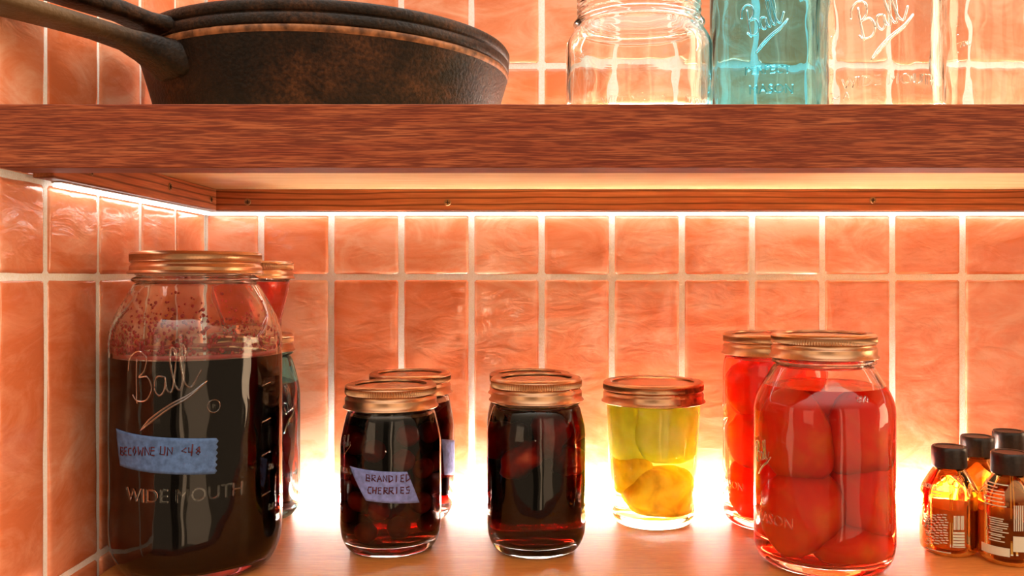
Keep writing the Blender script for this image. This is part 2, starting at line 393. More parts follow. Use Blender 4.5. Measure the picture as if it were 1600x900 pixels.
# ------------------------------------------------------------------ jars
def rad_at(prof, z):
    best = prof[0][0]
    for (r0, z0), (r1, z1) in zip(prof[:-1], prof[1:]):
        if (z0 <= z <= z1) and z1 > z0: best = r0 + (r1 - r0) * (z - z0) / (z1 - z0)
    return best
class Jar:
    def __init__(s, name, X, Y, base, R, H, Rn, label, cat='jar', group=None, glass='glass', rb=None, zs=None, zn=None,
                 t=.0028, neck_h=.0125, sq=2.0, rtop=None, level=None, liquid=None, heel=None, lid=True, rotz=0, threads=True):
        s.X, s.Y, s.base, s.R = X, Y, base, R
        rb = rb or R * .84; zs = zs if zs is not None else H - .040; zn = zn if zn is not None else H - .019; rtop = rtop or R; heel = heel or R * .30
        s.root = empty(name, (X, Y, base), label, cat, group)
        body = [(0, .0030), (rb * .72, .0026), (rb * .84, .0012), (rb * .90, .0002), (rb * .97, .0002), (rb + (R - rb) * .35, .0022), (rb + (R - rb) * .85, heel * .55), (R, heel), (R, heel * 1.6)]
        core = chaikin(body, 2)
        sh = chaikin([(R, heel * 1.6), (rtop, zs - (zs - heel) * .15), (rtop, zs), (rtop * .62 + Rn * .38 if rtop > Rn + .003 else rtop, zs + (zn - zs) * .45), (Rn + .0008, zn - .001), (Rn - .0012, zn)], 2) if rtop > Rn - .0005 else [(R, heel * 1.6), (rtop, zs), (rtop, zn)]
        top = [(Rn - .0012, zn + .0004), (Rn + .0010, zn + .0014), (Rn + .0022, zn + .0026), (Rn + .0010, zn + .0040), (Rn - .0016, zn + .0050)]
        z = zn + .0055
        if threads:
            while z < H - .004:
                top += [(Rn - .0016, z), (Rn - .0003, z + .0010), (Rn - .0016, z + .0022)]; z += .0042
        top += [(Rn - .0022, H - .0018), (Rn - .0030, H - .0003), (Rn - .0042, H)]
        s.outer = core + sh[1:] + top
        s.sq = sq
        # inner wall
        inn = []
        ib = [(rb * .0, .0078), (rb * .80, .0074), (rb * .93, .0084), (R - t - (R - rb) * .35, heel * .70), (R - t, heel * 1.15), (R - t, heel * 1.8)]
        inn = chaikin(ib, 2)
        for (r, zz) in sh:
            if zz > heel * 1.9: inn.append((r - t, zz))
        rn_i = Rn - .0012 - t
        inn += [(rn_i, zn + .003), (rn_i, H - .002)]
        inn = [inn[0]] + [p for p in inn[1:]]
        s.inner = inn
        bm = bmesh.new()
        ztop = H - .0005
        if level is None:
            prof = s.outer + [(rn_i + .0006, H - .0004)] + inn[::-1]
        else:
            up = [p for p in inn if p[1] > level]
            s.rl = rad_at([p for p in inn], level)
            prof = s.outer + [(rn_i + .0006, H - .0004)] + up[::-1] + [(s.rl, level)]
        lathe(bm, prof, 128, sq=sq); bmesh.ops.recalc_face_normals(bm, faces=bm.faces)
        if level is not None:
            # open mesh: make sure the outer surface points outwards
            bm.faces.ensure_lookup_table(); bm.normal_update()
            f = max(bm.faces, key=lambda f: f.calc_center_median().xy.length)
            c = f.calc_center_median()
            if f.normal.x * c.x + f.normal.y * c.y < 0: bmesh.ops.reverse_faces(bm, faces=bm.faces)
        g = obj('glass_body', bm, M[glass], s.root); s.glass = g
        g.rotation_euler.z = rotz
        s.level = level
        if level is not None:
            low = [p for p in inn if p[1] <= level - .0003]
            bm = bmesh.new()
            lathe(bm, low + [(s.rl, level)], 128, mat=1, sq=sq)
            lathe(bm, [(s.rl, level), (s.rl * .9, level - .0002), (0, level - .0002)], 128, mat=0, sq=sq)
            bmesh.ops.remove_doubles(bm, verts=bm.verts, dist=1e-6); bmesh.ops.recalc_face_normals(bm, faces=bm.faces)
            s.liq_bm = bm; s.liq_mats = liquid
        s.H, s.Rn = H, Rn
        if lid: s.add_lid(neck_h)
    def liquid(s, name, label, cat):
        o = obj(name, s.liq_bm, s.liq_mats, None, (s.X, s.Y, s.base), sharp=40); tag(o, label, cat, kind='stuff'); return o
    def add_lid(s, h, mat='tin', disc='tin_worn'):
        Rn, H = s.Rn, s.H; Ro = Rn + .0024
        prof = [(Ro - .0078, H + .0012), (Ro - .0076, H + .0023), (Ro - .0016, H + .0023), (Ro - .0004, H + .0014), (Ro, H + .0002), (Ro, H - .0004), (Ro, H - .0040), (Ro - .0001, H - .0046),
                (Ro - .0013, H - .0056), (Ro - .0013, H - .0068), (Ro - .0002, H - .0078), (Ro, H - .0090), (Ro - .0001, H - h + .0022), (Ro + .0012, H - h + .0010), (Ro + .0014, H - h + .0003), (Ro + .0006, H - h - .0003), (Ro - .0010, H - h),
                (Ro - .0010, H - h + .003), (Ro - .0024, H - .0056), (Ro - .0018, H - .0004), (Ro - .0024, H + .0008)]
        def kn(a, i, r):
            if i in (5, 6): return r - (.0012 if int(round(a / (2 * PI) * 240)) % 2 else 0)
            return r
        bm = bmesh.new(); lathe(bm, prof, 240, fn=kn, close=True); bmesh.ops.recalc_face_normals(bm, faces=bm.faces)
        s.band = obj('screw_band', bm, M[mat], s.root, sharp=50)
        bm = bmesh.new()
        Rd = Ro - .0030
        lathe(bm, [(0, H + .0004), (Rd * .30, H + .0004), (Rd * .70, H + .0002), (Rd * .74, H + .0006), (Rd * .78, H + .0001), (Rd, H + .0003), (Rd, H - .0001), (0, H - .0001)], 96)
        bmesh.ops.recalc_face_normals(bm, faces=bm.faces); obj('lid_disc', bm, M[disc], s.root)
    # ---- things that follow the glass
    def R_at(s, z, theta=0):
        r = rad_at(s.outer, z)
        if s.sq != 2.0:
            a = theta; q = s.sq; c, n = abs(math.cos(a + PI / 4)), abs(math.sin(a + PI / 4))
            r = r / ((c ** q + n ** q) ** (1 / q)) * ((.5 ** (q / 2) * 2) ** (1 / q))
        return r
    def P(s, th, z, off=0):
        r = s.R_at(z, th) + off
        return Vector((r * math.sin(th), -r * math.cos(th), z))
    def at(s, px, py, z=.06):
        """angle and height where the view ray of a photo pixel meets the jar"""
        dx = (px - VX) / F
        for _ in range(4):
            r = s.R_at(z); a = dx * dx + 1; b = -2 * (dx * s.X + s.Y); c = s.X ** 2 + s.Y ** 2 - r * r
            disc = b * b - 4 * a * c
            if disc < 0: t = -b / (2 * a)
            else: t = (-b - math.sqrt(disc)) / (2 * a)
            x, y = dx * t, t
            z = EYE + (VY - py) / F * t - s.base
        return math.atan2(x - s.X, -(y - s.Y)), z
    def text(s, txt, px, py, size, depth=.0004, mat=None, parent=None, shear=0, name='embossed_lettering', off=.00012, sx=1.0, align='LEFT', arc=0):
        cu = bpy.data.curves.new('t', 'FONT'); cu.body = txt; cu.size = size; cu.extrude = depth / 2; cu.shear = shear; cu.align_x = align; cu.resolution_u = 3
        t = bpy.data.objects.new('t', cu); C.objects.link(t)
        me = bpy.data.meshes.new_from_object(t.evaluated_get(bpy.context.evaluated_depsgraph_get()))
        bpy.data.objects.remove(t); bpy.data.curves.remove(cu)
        bm = bmesh.new(); bm.from_mesh(me); bpy.data.meshes.remove(me)
        th, z0 = s.at(px, py)
        R = s.R_at(z0)
        for v in bm.verts:
            x, y, zz = v.co; x *= sx
            v.co = s.P(th + x / R, z0 + y + arc * x * x, off + zz + depth / 2)
        return obj(name, bm, mat or M['glass'], parent or s.root, smooth=False)
    def strokes(s, lines, px, py, sx, sy, r=.0004, rot=0, mat=None, parent=None, name='embossed_lettering', off=.0, smooth=True, bm=None):
        own = bm is None
        if own: bm = bmesh.new()
        th, z0 = s.at(px, py); R = s.R_at(z0); cr, sr = math.cos(rot), math.sin(rot)
        for ln in lines:
            q = catmull([(a, b, 0) for a, b in ln], 5) if smooth else [Vector((a, b, 0)) for a, b in ln]
            pts = []
            for v in q:
                x, y = v.x * sx, v.y * sy; x, y = x * cr - y * sr, x * sr + y * cr
                pts.append(s.P(th + x / R, z0 + y, off if off else -r * .35))
            tube(bm, pts, r)
        if own: return obj(name, bm, mat or M['glass'], parent or s.root)
    def tape(s, c, mat, zig=False, name='tape_label'):
        """c: four photo pixels, top-left, top-right, bottom-right, bottom-left"""
        q = [s.at(*p) for p in c]
        bm = bmesh.new(); n, m = 40, 12; F_, B_ = [], []
        for i in range(n + 1):
            u = i / n; fr, br = [], []
            for j in range(m + 1):
                v = j / m
                th = (q[0][0] * (1 - u) + q[1][0] * u) * (1 - v) + (q[3][0] * (1 - u) + q[2][0] * u) * v
                z = (q[0][1] * (1 - u) + q[1][1] * u) * (1 - v) + (q[3][1] * (1 - u) + q[2][1] * u) * v
                if zig and i >= n - 0: th += (.012 if j % 2 else -.012)
                wr = noise.noise(Vector((u * 9, v * 5, 2))) * .00012
                fr.append(bm.verts.new(s.P(th, z, .00045 + wr))); br.append(bm.verts.new(s.P(th, z, .00008)))
            F_.append(fr); B_.append(br)
        for i in range(n):
            for j in range(m):
                bm.faces.new((F_[i][j], F_[i][j + 1], F_[i + 1][j + 1], F_[i + 1][j])); bm.faces.new((B_[i][j], B_[i + 1][j], B_[i + 1][j + 1], B_[i][j + 1]))
        for i in range(n):
            bm.faces.new((F_[i][0], F_[i + 1][0], B_[i + 1][0], B_[i][0])); bm.faces.new((F_[i][m], B_[i][m], B_[i + 1][m], F_[i + 1][m]))
        for j in range(m):
            bm.faces.new((F_[0][j], B_[0][j], B_[0][j + 1], F_[0][j + 1])); bm.faces.new((F_[n][j], F_[n][j + 1], B_[n][j + 1], B_[n][j]))
        bmesh.ops.recalc_face_normals(bm, faces=bm.faces)
        return obj(name, bm, mat, s.root)

BALL = [[(.30, -.1), (.52, .7), (.78, 1.5)],
        [(.05, 1.15), (.35, 1.6), (.95, 1.75), (1.35, 1.45), (1.1, 1.0), (.68, .82), (1.2, .75), (1.3, .3), (.9, -.05), (.35, -.02), (.1, .25)],
        [(2.05, .62), (1.7, .68), (1.45, .3), (1.6, .0), (1.9, .15), (2.1, .62), (2.02, .2), (2.2, .02), (2.5, .5), (2.85, 1.35), (2.72, 1.6), (2.5, 1.2), (2.45, .35), (2.62, .02), (2.95, .5), (3.3, 1.4), (3.18, 1.62), (2.98, 1.2), (2.9, .35), (3.1, .02), (3.4, .2), (3.8, .55)],
        [(3.95, .1), (3.0, -.22), (2.0, -.42), (.9, -.75), (.2, -1.1)], [(3.95, .1), (2.9, -.33), (1.9, -.55), (.2, -1.1)]]
G = {'B': [[(0, 0), (0, 1), (.5, .9), (.5, .6), (0, .5), (.6, .4), (.55, .05), (0, 0)]], 'R': [[(0, 0), (0, 1), (.55, .9), (.5, .55), (.05, .5), (.6, 0)]],
     'A': [[(0, 0), (.3, 1), (.6, 0)], [(.1, .4), (.5, .4)]], 'N': [[(0, 0), (0, .95), (.55, .05), (.55, 1)]], 'D': [[(0, 0), (0, 1), (.5, .8), (.55, .3), (0, 0)]],
     'I': [[(.2, 0), (.2, 1)]], 'E': [[(.5, .95), (.05, .95), (0, .05), (.5, 0)], [(.03, .5), (.42, .52)]], 'C': [[(.55, .9), (.15, .85), (0, .4), (.15, .05), (.55, .05)]],
     'H': [[(0, 0), (0, 1)], [(.5, 0), (.5, 1)], [(0, .5), (.5, .5)]], 'S': [[(.5, .95), (.05, .8), (.1, .55), (.5, .4), (.45, .05), (0, .05)]],
     'O': [[(.25, 1), (0, .5), (.25, 0), (.5, .5), (.25, 1)]], 'M': [[(0, 0), (.05, 1), (.35, .3), (.6, 1), (.7, 0)]], 'U': [[(0, 1), (.02, .15), (.4, .05), (.5, .3), (.5, 1)]],
     'W': [[(0, 1), (.15, 0), (.35, .6), (.5, 0), (.7, 1)]], '<': [[(.6, .9), (0, .5), (.6, .35)]], '4': [[(.0, .9), (.05, .4), (.5, .4)], [(.45, 1.3), (.4, -.1)]], '8': [[(.4, .9), (.05, .7), (.45, .3), (.2, 0), (.05, .25), (.4, .6), (.4, .9)]],
     'V': [[(0, 1), (.25, 0), (.5, 1)]], ' ': []}
def handwriting(jar, rows, size, tape, r=.00032):
    rnd = random.Random(4); bm = bmesh.new()
    for txt, px, py, rot, sp in rows:
        x = 0
        for ch in txt:
            g = [[(a + x + rnd.uniform(-.05, .05), b + rnd.uniform(-.06, .06)) for a, b in st] for st in G[ch]]
            jar.strokes(g, px, py, size, size, r, rot, off=.00055, bm=bm, smooth=False); x += sp if ch != ' ' else sp * .8
    o = obj('handwriting', bm, M['ink'], tape); return o
def X(px, y): return (px - VX) * y / F

# --- half gallon jar, left
J = Jar('mason_jar', X(308, .630), .630, Z0, .0590, .2205, .0420, 'tall half gallon jar of near-black syrup by the left wall, blue tape on its front',
        zs=.168, zn=.2005, rb=.048, heel=.024, level=.1500, liquid=wine, sq=2.25, neck_h=.0130)
J.liquid('fruit_syrup', 'near-black red syrup inside the tall half gallon jar', 'syrup')
big = J
J.strokes(BALL, 205, 628, .0132, .0178, .0006, math.radians(13))
J.text('WIDE MOUTH', 196, 782, .0128, .0007, sx=.98)
J.text('R', 332, 639, .0045, .0005); J.strokes([[(math.cos(a * PI / 6), math.sin(a * PI / 6)) for a in range(13)]], 335, 635, .0042, .0042, .0004)
for py, t in ((603, ''), (660, ''), (712, '50'), (775, '5.5')):
    J.strokes([[(0, 0), (2.5, .4)]], 411, py, .0035, .0035, .0006)
    if t: J.text(t, 420, py + 22, .0055, .0005)
t = J.tape([(177, 670), (341, 685), (338, 741), (184, 728)], M['tape'], True)
handwriting(J, [(c, px, 711, -.03, 1) for c, px in zip('BECOWNEUN<48', (186, 192, 199, 207, 216, 227, 236, 251, 262, 283, 294, 306))], .0055, t, .0005)
# juice splashes on the inside of the shoulder
rnd = random.Random(7); bm = bmesh.new()
for k in range(900):
    z = .1540 + abs(rnd.gauss(0, .017)); th = rnd.uniform(-PI, PI) if k % 3 else rnd.uniform(-1.5, .1)
    if z > .196: continue
    r = rad_at(J.inner, z) - .0001; s = 1.25 * rnd.uniform(.0003, .0012) * (1.3 if z < .160 else 1)
    n = bmesh.ops.create_icosphere(bm, subdivisions=1, radius=1)['verts']
    c = Vector((r * math.sin(th), -r * math.cos(th), z)); nv = Vector((math.sin(th), -math.cos(th), 0)); tv = Vector((math.cos(th), math.sin(th), 0))
    for v in n: v.co = c + nv * v.co.x * s * .35 + tv * v.co.y * s + Vector((0, 0, 1)) * v.co.z * s * rnd.uniform(1.0, 1.15)
o = obj('juice_splashes', bm, M['splash'], J.root); tag(o, 'red juice spots on the inside of the glass', kind='stuff')
bm = bmesh.new(); lathe(bm, [(J.rl - .0003, .1506), (rad_at(J.inner, .1535) - .0002, .1535), (rad_at(J.inner, .1535) - .0004, .1535), (J.rl - .0007, .1506)], 96, sq=2.25, close=True)
bmesh.ops.recalc_face_normals(bm, faces=bm.faces); o = obj('juice_ring', bm, M['splash'], J.root); tag(o, 'pinkish red ring of juice above the syrup')

# --- two jars stacked behind it
J = Jar('mason_jar', X(393, .757), .757, Z0, .0405, .1540, .0325, 'aqua glass jar of dark red syrup behind the tall half gallon jar', glass='blue_glass',
        zs=.108, zn=.1370, level=.1150, liquid=purple)
J.liquid('fruit_syrup', 'dark purplish syrup inside the aqua jar behind the half gallon jar', 'syrup')
J.strokes(BALL, 433, 655, .0062, .0135, .0006, math.radians(20), mat=M['blue_glass'])
J.text('50 FL OZ', 441, 748, .0055, .0005, mat=M['blue_glass'])
base2 = Z0 + .1540 + .0022
J = Jar('jelly_jar', X(393, .757), .757, base2 + .0001, .0250, .0600, .0325, 'small tapered jar of red jelly stacked on the aqua jar behind the half gallon jar',
        rb=.0225, rtop=.0315, zs=.040, zn=.0460, heel=.008, level=.0445, liquid=jelly, neck_h=.0125)
J.liquid('jelly', 'dark red jelly inside the small tapered stacked jar', 'jelly')

# --- fruit placing
def blob(name, mat, size, squash, seed, amp=.12, sub=3, stone=False):
    bm = bmesh.new(); bmesh.ops.create_icosphere(bm, subdivisions=sub, radius=1)
    for v in bm.verts:
        d = noise.noise(v.co * 1.3 + Vector((seed, 0, 0))) * amp + noise.noise(v.co * 3.1 + Vector((seed, 5, 0))) * amp * .35
        v.co = Vector((v.co.x * squash[0], v.co.y * squash[1], v.co.z * squash[2])) * size * (1 + d)
    return obj(name, bm, mat)
def copies(proto, places, label, cat, group, name=None):
    for i, (p, rot) in enumerate(places):
        o = proto if i == 0 else proto.copy()
        if i: C.objects.link(o)
        o.location = p; o.rotation_euler = rot; tag(o, label, cat, group)
def fill(jar, n, r, z0, z1, seed, ring=True, gap=.0006, rad=None):
    """dart throwing of n spheres of radius r inside the jar's liquid"""
    rnd = random.Random(seed); pts = []
    for k in range(9000):
        z = rnd.uniform(z0 + r, z1 - r)
        ri = min(rad_at(jar.inner, z), rad_at(jar.inner, max(z - r * .7, .008)), rad_at(jar.inner, z + r * .7)) - r - gap
        if ri <= 0: continue
        d = ri * (rnd.uniform(.85, 1) if ring else math.sqrt(rnd.random())); a = rnd.uniform(-PI * .62, PI * .62)
        p = Vector((d * math.sin(a), -d * math.cos(a), z))
        if all((p - q).length > r * 1.92 for q in pts): pts.append(p)
        if len(pts) >= n: break
    rnd2 = random.Random(seed + 1)
    return [(Vector((jar.X, jar.Y, jar.base)) + p, (rnd2.uniform(0, 6), rnd2.uniform(0, 6), rnd2.uniform(0, 6))) for p in pts]
def cherry_mesh():
    bm = bmesh.new(); lathe(bm, chaikin([(0, -.0072), (.0045, -.0070), (.0078, -.003), (.0080, .002), (.0060, .0066), (.0022, .0068), (0, .0052)], 2), 24)
    bmesh.ops.recalc_face_normals(bm, faces=bm.faces); return bm

# --- brandied cherries, front
J = Jar('mason_jar', X(611, .672), .672, Z0, .0380, .1215, .0322, 'small jar of dark cherries with handwritten violet-blue tape label', zs=.081, zn=.1050, rb=.0315, heel=.0165, level=.1010, liquid=blackred, neck_h=.0150)
J.liquid('brandy_syrup', 'dark brown syrup around the cherries in the taped small jar', 'syrup')
t = J.tape([(547, 728), (636, 737), (655, 785), (572, 782)], M['tape_pale'])
handwriting(J, [('BRANDIED', 573, 751, -.03, .86), ('CHERRIES', 575, 770, -.03, .82)], .0048, t, .00048)
J.text('MASON', 533, 735, .006, .0005); J.strokes(BALL, 536, 700, .003, .005, .0004, .3)
pl = fill(J, 34, .0083, .008, .098, 5)
copies(obj('cherry', cherry_mesh(), M['cherry']), pl, 'dark brandied cherry in the taped small jar', 'cherry', 'cherries in the taped front jar')
# --- cherries, behind
J = Jar('mason_jar', X(641, .7555), .7555, Z0, .0375, .1210, .0322, 'small jar of cherries standing right behind the taped cherry jar', zs=.081, zn=.1045, rb=.0305, level=.0990, liquid=blackred, heel=.0165, neck_h=.0150)
J.liquid('brandy_syrup', 'reddish syrup in the small jar behind the taped cherry jar', 'syrup')
t = J.tape([(690, 686), (712, 688), (711, 742), (694, 742)], M['tape_pale'])
pl = fill(J, 16, .0083, .008, .096, 8)
copies(obj('cherry', cherry_mesh(), M['cherry']), pl, 'dark cherry in the small jar behind the taped one', 'cherry', 'cherries in the jar behind')
# --- dark plum jar, centre front
J = Jar('mason_jar', X(838, .668), .668, Z0, .0374, .1270, .0322, 'small unlabelled jar of dark red fruit between the taped and the yellow-green jar', zs=.090, zn=.1085, rb=.0300, heel=.0175, level=.1070, liquid=plumsy, neck_h=.0150)
J.liquid('plum_syrup', 'dark brown-red syrup in the unlabelled middle jar', 'syrup')
pl = fill(J, 22, .0110, .052, .104, 3, gap=.0035)
copies(blob('plum_piece', M['plum'], .0132, (1.25, .8, .95), 3.3, .42), pl, 'dark red fruit piece in the unlabelled middle jar', 'fruit', 'fruit pieces in the middle jar')
# --- jar behind it
J = Jar('mason_jar', X(828, .755), .755, Z0, .0370, .1210, .0322, 'small jar almost hidden behind the middle jar, only its lid rim showing', zs=.085, zn=.1045, rb=.0305, level=.0990, liquid=plumsy, neck_h=.0150)
J.liquid('plum_syrup', 'dark syrup in the jar hidden behind the middle jar', 'syrup')
# --- yellow jar
J = Jar('canning_jar', X(1020.5, .742), .742, Z0, .0345, .1155, .0398, 'straight tapered jar of yellow-green fruit with a partly rusty red lid', rb=.0318, rtop=.0390, zs=.092, zn=.1000, heel=.010, level=.1035, liquid=yelj, neck_h=.0150, lid=False)
J.add_lid(.0150)
yj = J
J.liquid('pickling_syrup', 'clear yellow-green syrup in the tapered jar', 'syrup')
def one(name, mat, jar, loc, size, sq, rot, seed, label, cat, amp=.12):
    o = blob(name, mat, size, sq, seed, amp, 4); o.location = Vector((jar.X, jar.Y, jar.base)) + Vector(loc)
    mw = Euler(rot).to_matrix(); loc = Vector(loc)
    for v in o.data.vertices:                      # flesh presses flat against the glass
        p = mw @ v.co + loc
        p.z = min(max(p.z, .0085), jar.level - .0012)
        rm = rad_at(jar.inner, p.z) - .0009; r = p.xy.length
        if r > rm - .002: k = (rm - .002 * math.exp(-(r - rm + .002) / .002)) / r; p.x *= k; p.y *= k
        v.co = p - loc
    return tag(o, label, cat)
one('green_fruit', M['green_fruit'], J, (.0090, -.0070, .0760), .0255, (1.12, .95, 1.02), (0, .3, 0), 1.1, 'large olive-yellow fruit at the upper right in the tapered jar', 'fruit')
one('green_fruit', M['green_fruit'], J, (-.0190, -.0010, .0740), .0200, (.85, 1, 1.45), (0, -.25, 0), 4.4, 'pale yellow-green fruit at the upper left in the tapered jar', 'fruit')
one('green_fruit', M['amber_fruit'], J, (.0045, -.0070, .0265), .0245, (1.15, .98, .92), (0, .2, .4), 7.1, 'golden brown fruit at the bottom of the tapered jar', 'fruit')
one('green_fruit', M['amber_fruit'], J, (-.0160, -.0030, .0420), .0180, (.9, 1, 1.1), (.3, .2, 0), 9.1, 'golden fruit in the middle left of the tapered jar', 'fruit')
# rust on the right part of its band
for o in (yj.band,):
    o.data.materials.append(M['rust'])
    for p in o.data.polygons:
        c = p.center; a = math.atan2(c.x, -c.y)
        if .42 + .12 * math.sin(c.z * 900) < a < 1.9 and c.z < .1155: p.material_index = 1
# --- tomato quart, front
J = Jar('mason_jar', X(1286.5, .636), .636, Z0, .0492, .1625, .0345, 'large jar of whole red tomatoes at the front right, beside the brown bottles', zs=.115, zn=.1420, rb=.0410, level=.1270, liquid=tomj, neck_h=.0150)
tj = J
J.liquid('tomato_juice', 'orange-red juice around the tomatoes in the large front jar', 'juice')
J.strokes(BALL, 1183, 720, .0050, .0080, .0006, math.radians(16))
J.text('MASON', 1184, 808, .0105, .0006); J.text('800', 1339, 629, .0062, .0006)
TM = [((-.0225, -.0160, .0930), .0255, (.95, .95, 1.30), (0, -.25, 0)), ((.0200, -.0190, .0960), .0250, (1.05, .9, 1.25), (0, .5, 0)), ((.0010, .0150, .1050), .0260, (1.2, 1, .9), (0, .3, .3)),
      ((-.0200, -.0170, .0420), .0262, (1, .95, 1.2), (0, .35, 0)), ((.0225, -.0130, .0520), .0250, (.95, .95, 1.35), (0, -.15, 0)), ((.0090, -.0200, .0200), .0190, (1.5, .9, .85), (0, .15, .2)),
      ((-.0050, .0190, .0620), .0250, (1.2, 1, 1.15), (0, .2, 0)), ((.0000, .0160, .0250), .0230, (1.3, 1, .85), (0, 0, 0))]
names = ['at the upper left', 'at the upper right', 'topmost, against the shoulder', 'at the lower left', 'at the middle right', 'at the very bottom', 'in the middle behind the others', 'at the bottom behind the others']
for i, (p, s, q, r) in enumerate(TM):
    one('tomato', M['tomato'], J, p, s, q, r, 2.7 * i, 'peeled red tomato %s in the large front jar' % names[i], 'tomato', .10)
# --- tomato jar behind
J = Jar('mason_jar', X(1210, .737), .737, Z0, .0425, .1560, .0400, 'narrower jar of red tomatoes standing behind the large tomato jar', zs=.122, zn=.1395, rb=.0360, level=.1370, liquid=tomj, neck_h=.0150)
J.liquid('tomato_juice', 'orange-red juice in the narrower tomato jar behind', 'juice')
J.strokes(BALL, 1130, 655, .0040, .0070, .0005, math.radians(16)); J.text('MASON', 1131, 755, .0085, .0006)
for i, (p, s, q, r, n) in enumerate([((-.0100, -.0100, .1120), .0255, (1.2, 1, 1.0), (0, .2, 0), 'topmost'), ((-.0100, -.0100, .0720), .0250, (1.15, 1, 1.1), (0, -.2, 0), 'in the middle'), ((-.0090, -.0090, .0310), .0255, (1.2, 1, 1.1), (0, .3, 0), 'lowest'), ((.020, .010, .060), .0200, (1, 1, 1.3), (0, .1, 0), 'at the right')]):
    one('tomato', M['tomato'], J, p, s, q, r, 31 + 2.7 * i, 'red tomato %s in the narrower jar behind' % n, 'tomato', .10)

# --- brown extract bottles
def bottle(px, y, R, label, fillh, fmat, pl, capr=.0124):
    j = Jar('extract_bottle', X(px, y), y, Z0, R, .0760, .0098, label, 'bottle', 'brown extract bottles at the right', glass='amber', rb=R * .86, zs=.046, zn=.0640, heel=.006, t=.0016, lid=False, threads=False,
            level=None)
    H = .0760
    bm = bmesh.new()
    prof = [(0, H + .0020), (capr - .003, H + .0020), (capr - .0026, H + .0026), (capr - .0008, H + .0026), (capr, H + .0016), (capr, H - .0004), (capr, H - .0118), (capr - .0004, H - .0126), (capr - .0014, H - .0126), (capr - .0014, H + .0004), (0, H + .0004)]
    lathe(bm, prof, 160, fn=lambda a, i, r: r - (.00025 if i in (5, 6) and int(round(a / (2 * PI) * 160)) % 2 else 0)); bmesh.ops.recalc_face_normals(bm, faces=bm.faces)
    obj('bottle_cap', bm, M['cap'], j.root, sharp=45)
    low = [p for p in j.inner if p[1] < fillh]; rl = rad_at(j.inner, fillh)
    bm = bmesh.new(); g = .0003
    lathe(bm, [(0, low[0][1] + g)] + [(max(r - g, 0), z + g * .5) for r, z in low[1:]] + [(rl - g, fillh), (rl * .6, fillh + .0008), (0, fillh + .0012)], 96)
    bmesh.ops.remove_doubles(bm, verts=bm.verts, dist=1e-6); bmesh.ops.recalc_face_normals(bm, faces=bm.faces)
    o = obj('extract', bm, fmat, None, (j.X, j.Y, j.base), sharp=45); tag(o, pl, 'extract', kind='stuff')
    return j
def print_block(j, items):
    """items: (x px, y px, width px, height px) bars of print"""
    bm = bmesh.new()
    for (px, py, w, h) in items:
        a, z1 = j.at(px, py); b, _ = j.at(px + w, py); _, z0 = j.at(px, py + h); n = max(1, int(abs(b - a) / .08))
        fr = [[bm.verts.new(j.P(a + (b - a) * i / n, z, .00022)) for z in (z0, z1)] for i in range(n + 1)]
        bk = [[bm.verts.new(j.P(a + (b - a) * i / n, z, .00008)) for z in (z0, z1)] for i in range(n + 1)]
        for i in range(n):
            bm.faces.new((fr[i][0], fr[i + 1][0], fr[i + 1][1], fr[i][1])); bm.faces.new((bk[i][0], bk[i][1], bk[i + 1][1], bk[i + 1][0]))
            bm.faces.new((fr[i][0], bk[i][0], bk[i + 1][0], fr[i + 1][0])); bm.faces.new((fr[i][1], fr[i + 1][1], bk[i + 1][1], bk[i][1]))
        bm.faces.new((fr[0][0], fr[0][1], bk[0][1], bk[0][0])); bm.faces.new((fr[n][0], bk[n][0], bk[n][1], fr[n][1]))
    bmesh.ops.recalc_face_normals(bm, faces=bm.faces)
    return obj('printed_label', bm, M['print'], j.root, smooth=False)
rnd = random.Random(12)
j = bottle(1483, .659, .0205, 'small brown glass bottle with black cap, frontmost left of the bottles', .0345, M['paste'], 'pinkish brown extract in the left brown bottle')
it = [(1484, 752, 1.2, 103), (1487, 752, 1.2, 103)]
it += [(1446, 854, 40, 1.2), (1488, 854, 20, 1.2)]
for k in range(12):
    x = 1444 + rnd.uniform(0, 6)
    while x < 1480:
        wd = rnd.uniform(3, 9); it.append((x, 803 + k * 4.0, min(wd, 1482 - x), 1.7)); x += wd + 1.6
for k in range(5): it.append((1489, 831 + k * 4.6, 18, 3.4))
for k in range(6): it.append((1490 + k * 2.9, 806, 1.5 if k % 2 else 2.2, 22))
for k in range(3): it.append((1455 + rnd.uniform(0, 6), 764 + k * 5, rnd.uniform(14, 22), 1.3))
print_block(j, it)
j.text('CONCENTRATED', 1441, 758, .0042, .00014, M['print'], name='printed_wording', sx=.62, off=.0001)
j.strokes([[(.0, .2), (.5, 1), (1.2, .9), (1.4, .2), (.9, -.3), (.2, -.2)], [(1.2, .9), (1.9, 1.5)]], 1441, 818, .0035, .004, .0004, mat=M['print'], name='printed_mark')
for k, (dx, dy) in enumerate(((1464, 752), (1474, 748), (1486, 752), (1494, 757), (1502, 748))):
    j.strokes([[(math.cos(a * PI / 4), math.sin(a * PI / 4)) for a in range(9)]], dx, dy, .0022, .0022, .0004, mat=M['amber'], name='embossed_ornament')
j = bottle(1577, .6375, .0208, 'small brown glass bottle with black cap, at the right front with a pale striped label', .0330, M['darkpaste'], 'dark extract in the right front brown bottle')
it = [(1578, 740, 1.6, 128), (1581.5, 740, 1.6, 128), (1583, 838, 22, 24), (1534, 846, 44, 13)]
for k in range(11): it.append((1545 + rnd.uniform(0, 4), 806 + 3.5 * k, rnd.uniform(18, 29), 1.5))
for k in range(9): it.append((1584 + k * 3.1, 790, 1.4, 40))
for k in range(7): it.append((1537 + rnd.uniform(0, 3), 748 + 6.0 * k, rnd.uniform(22, 36), 1.6))
print_block(j, it)
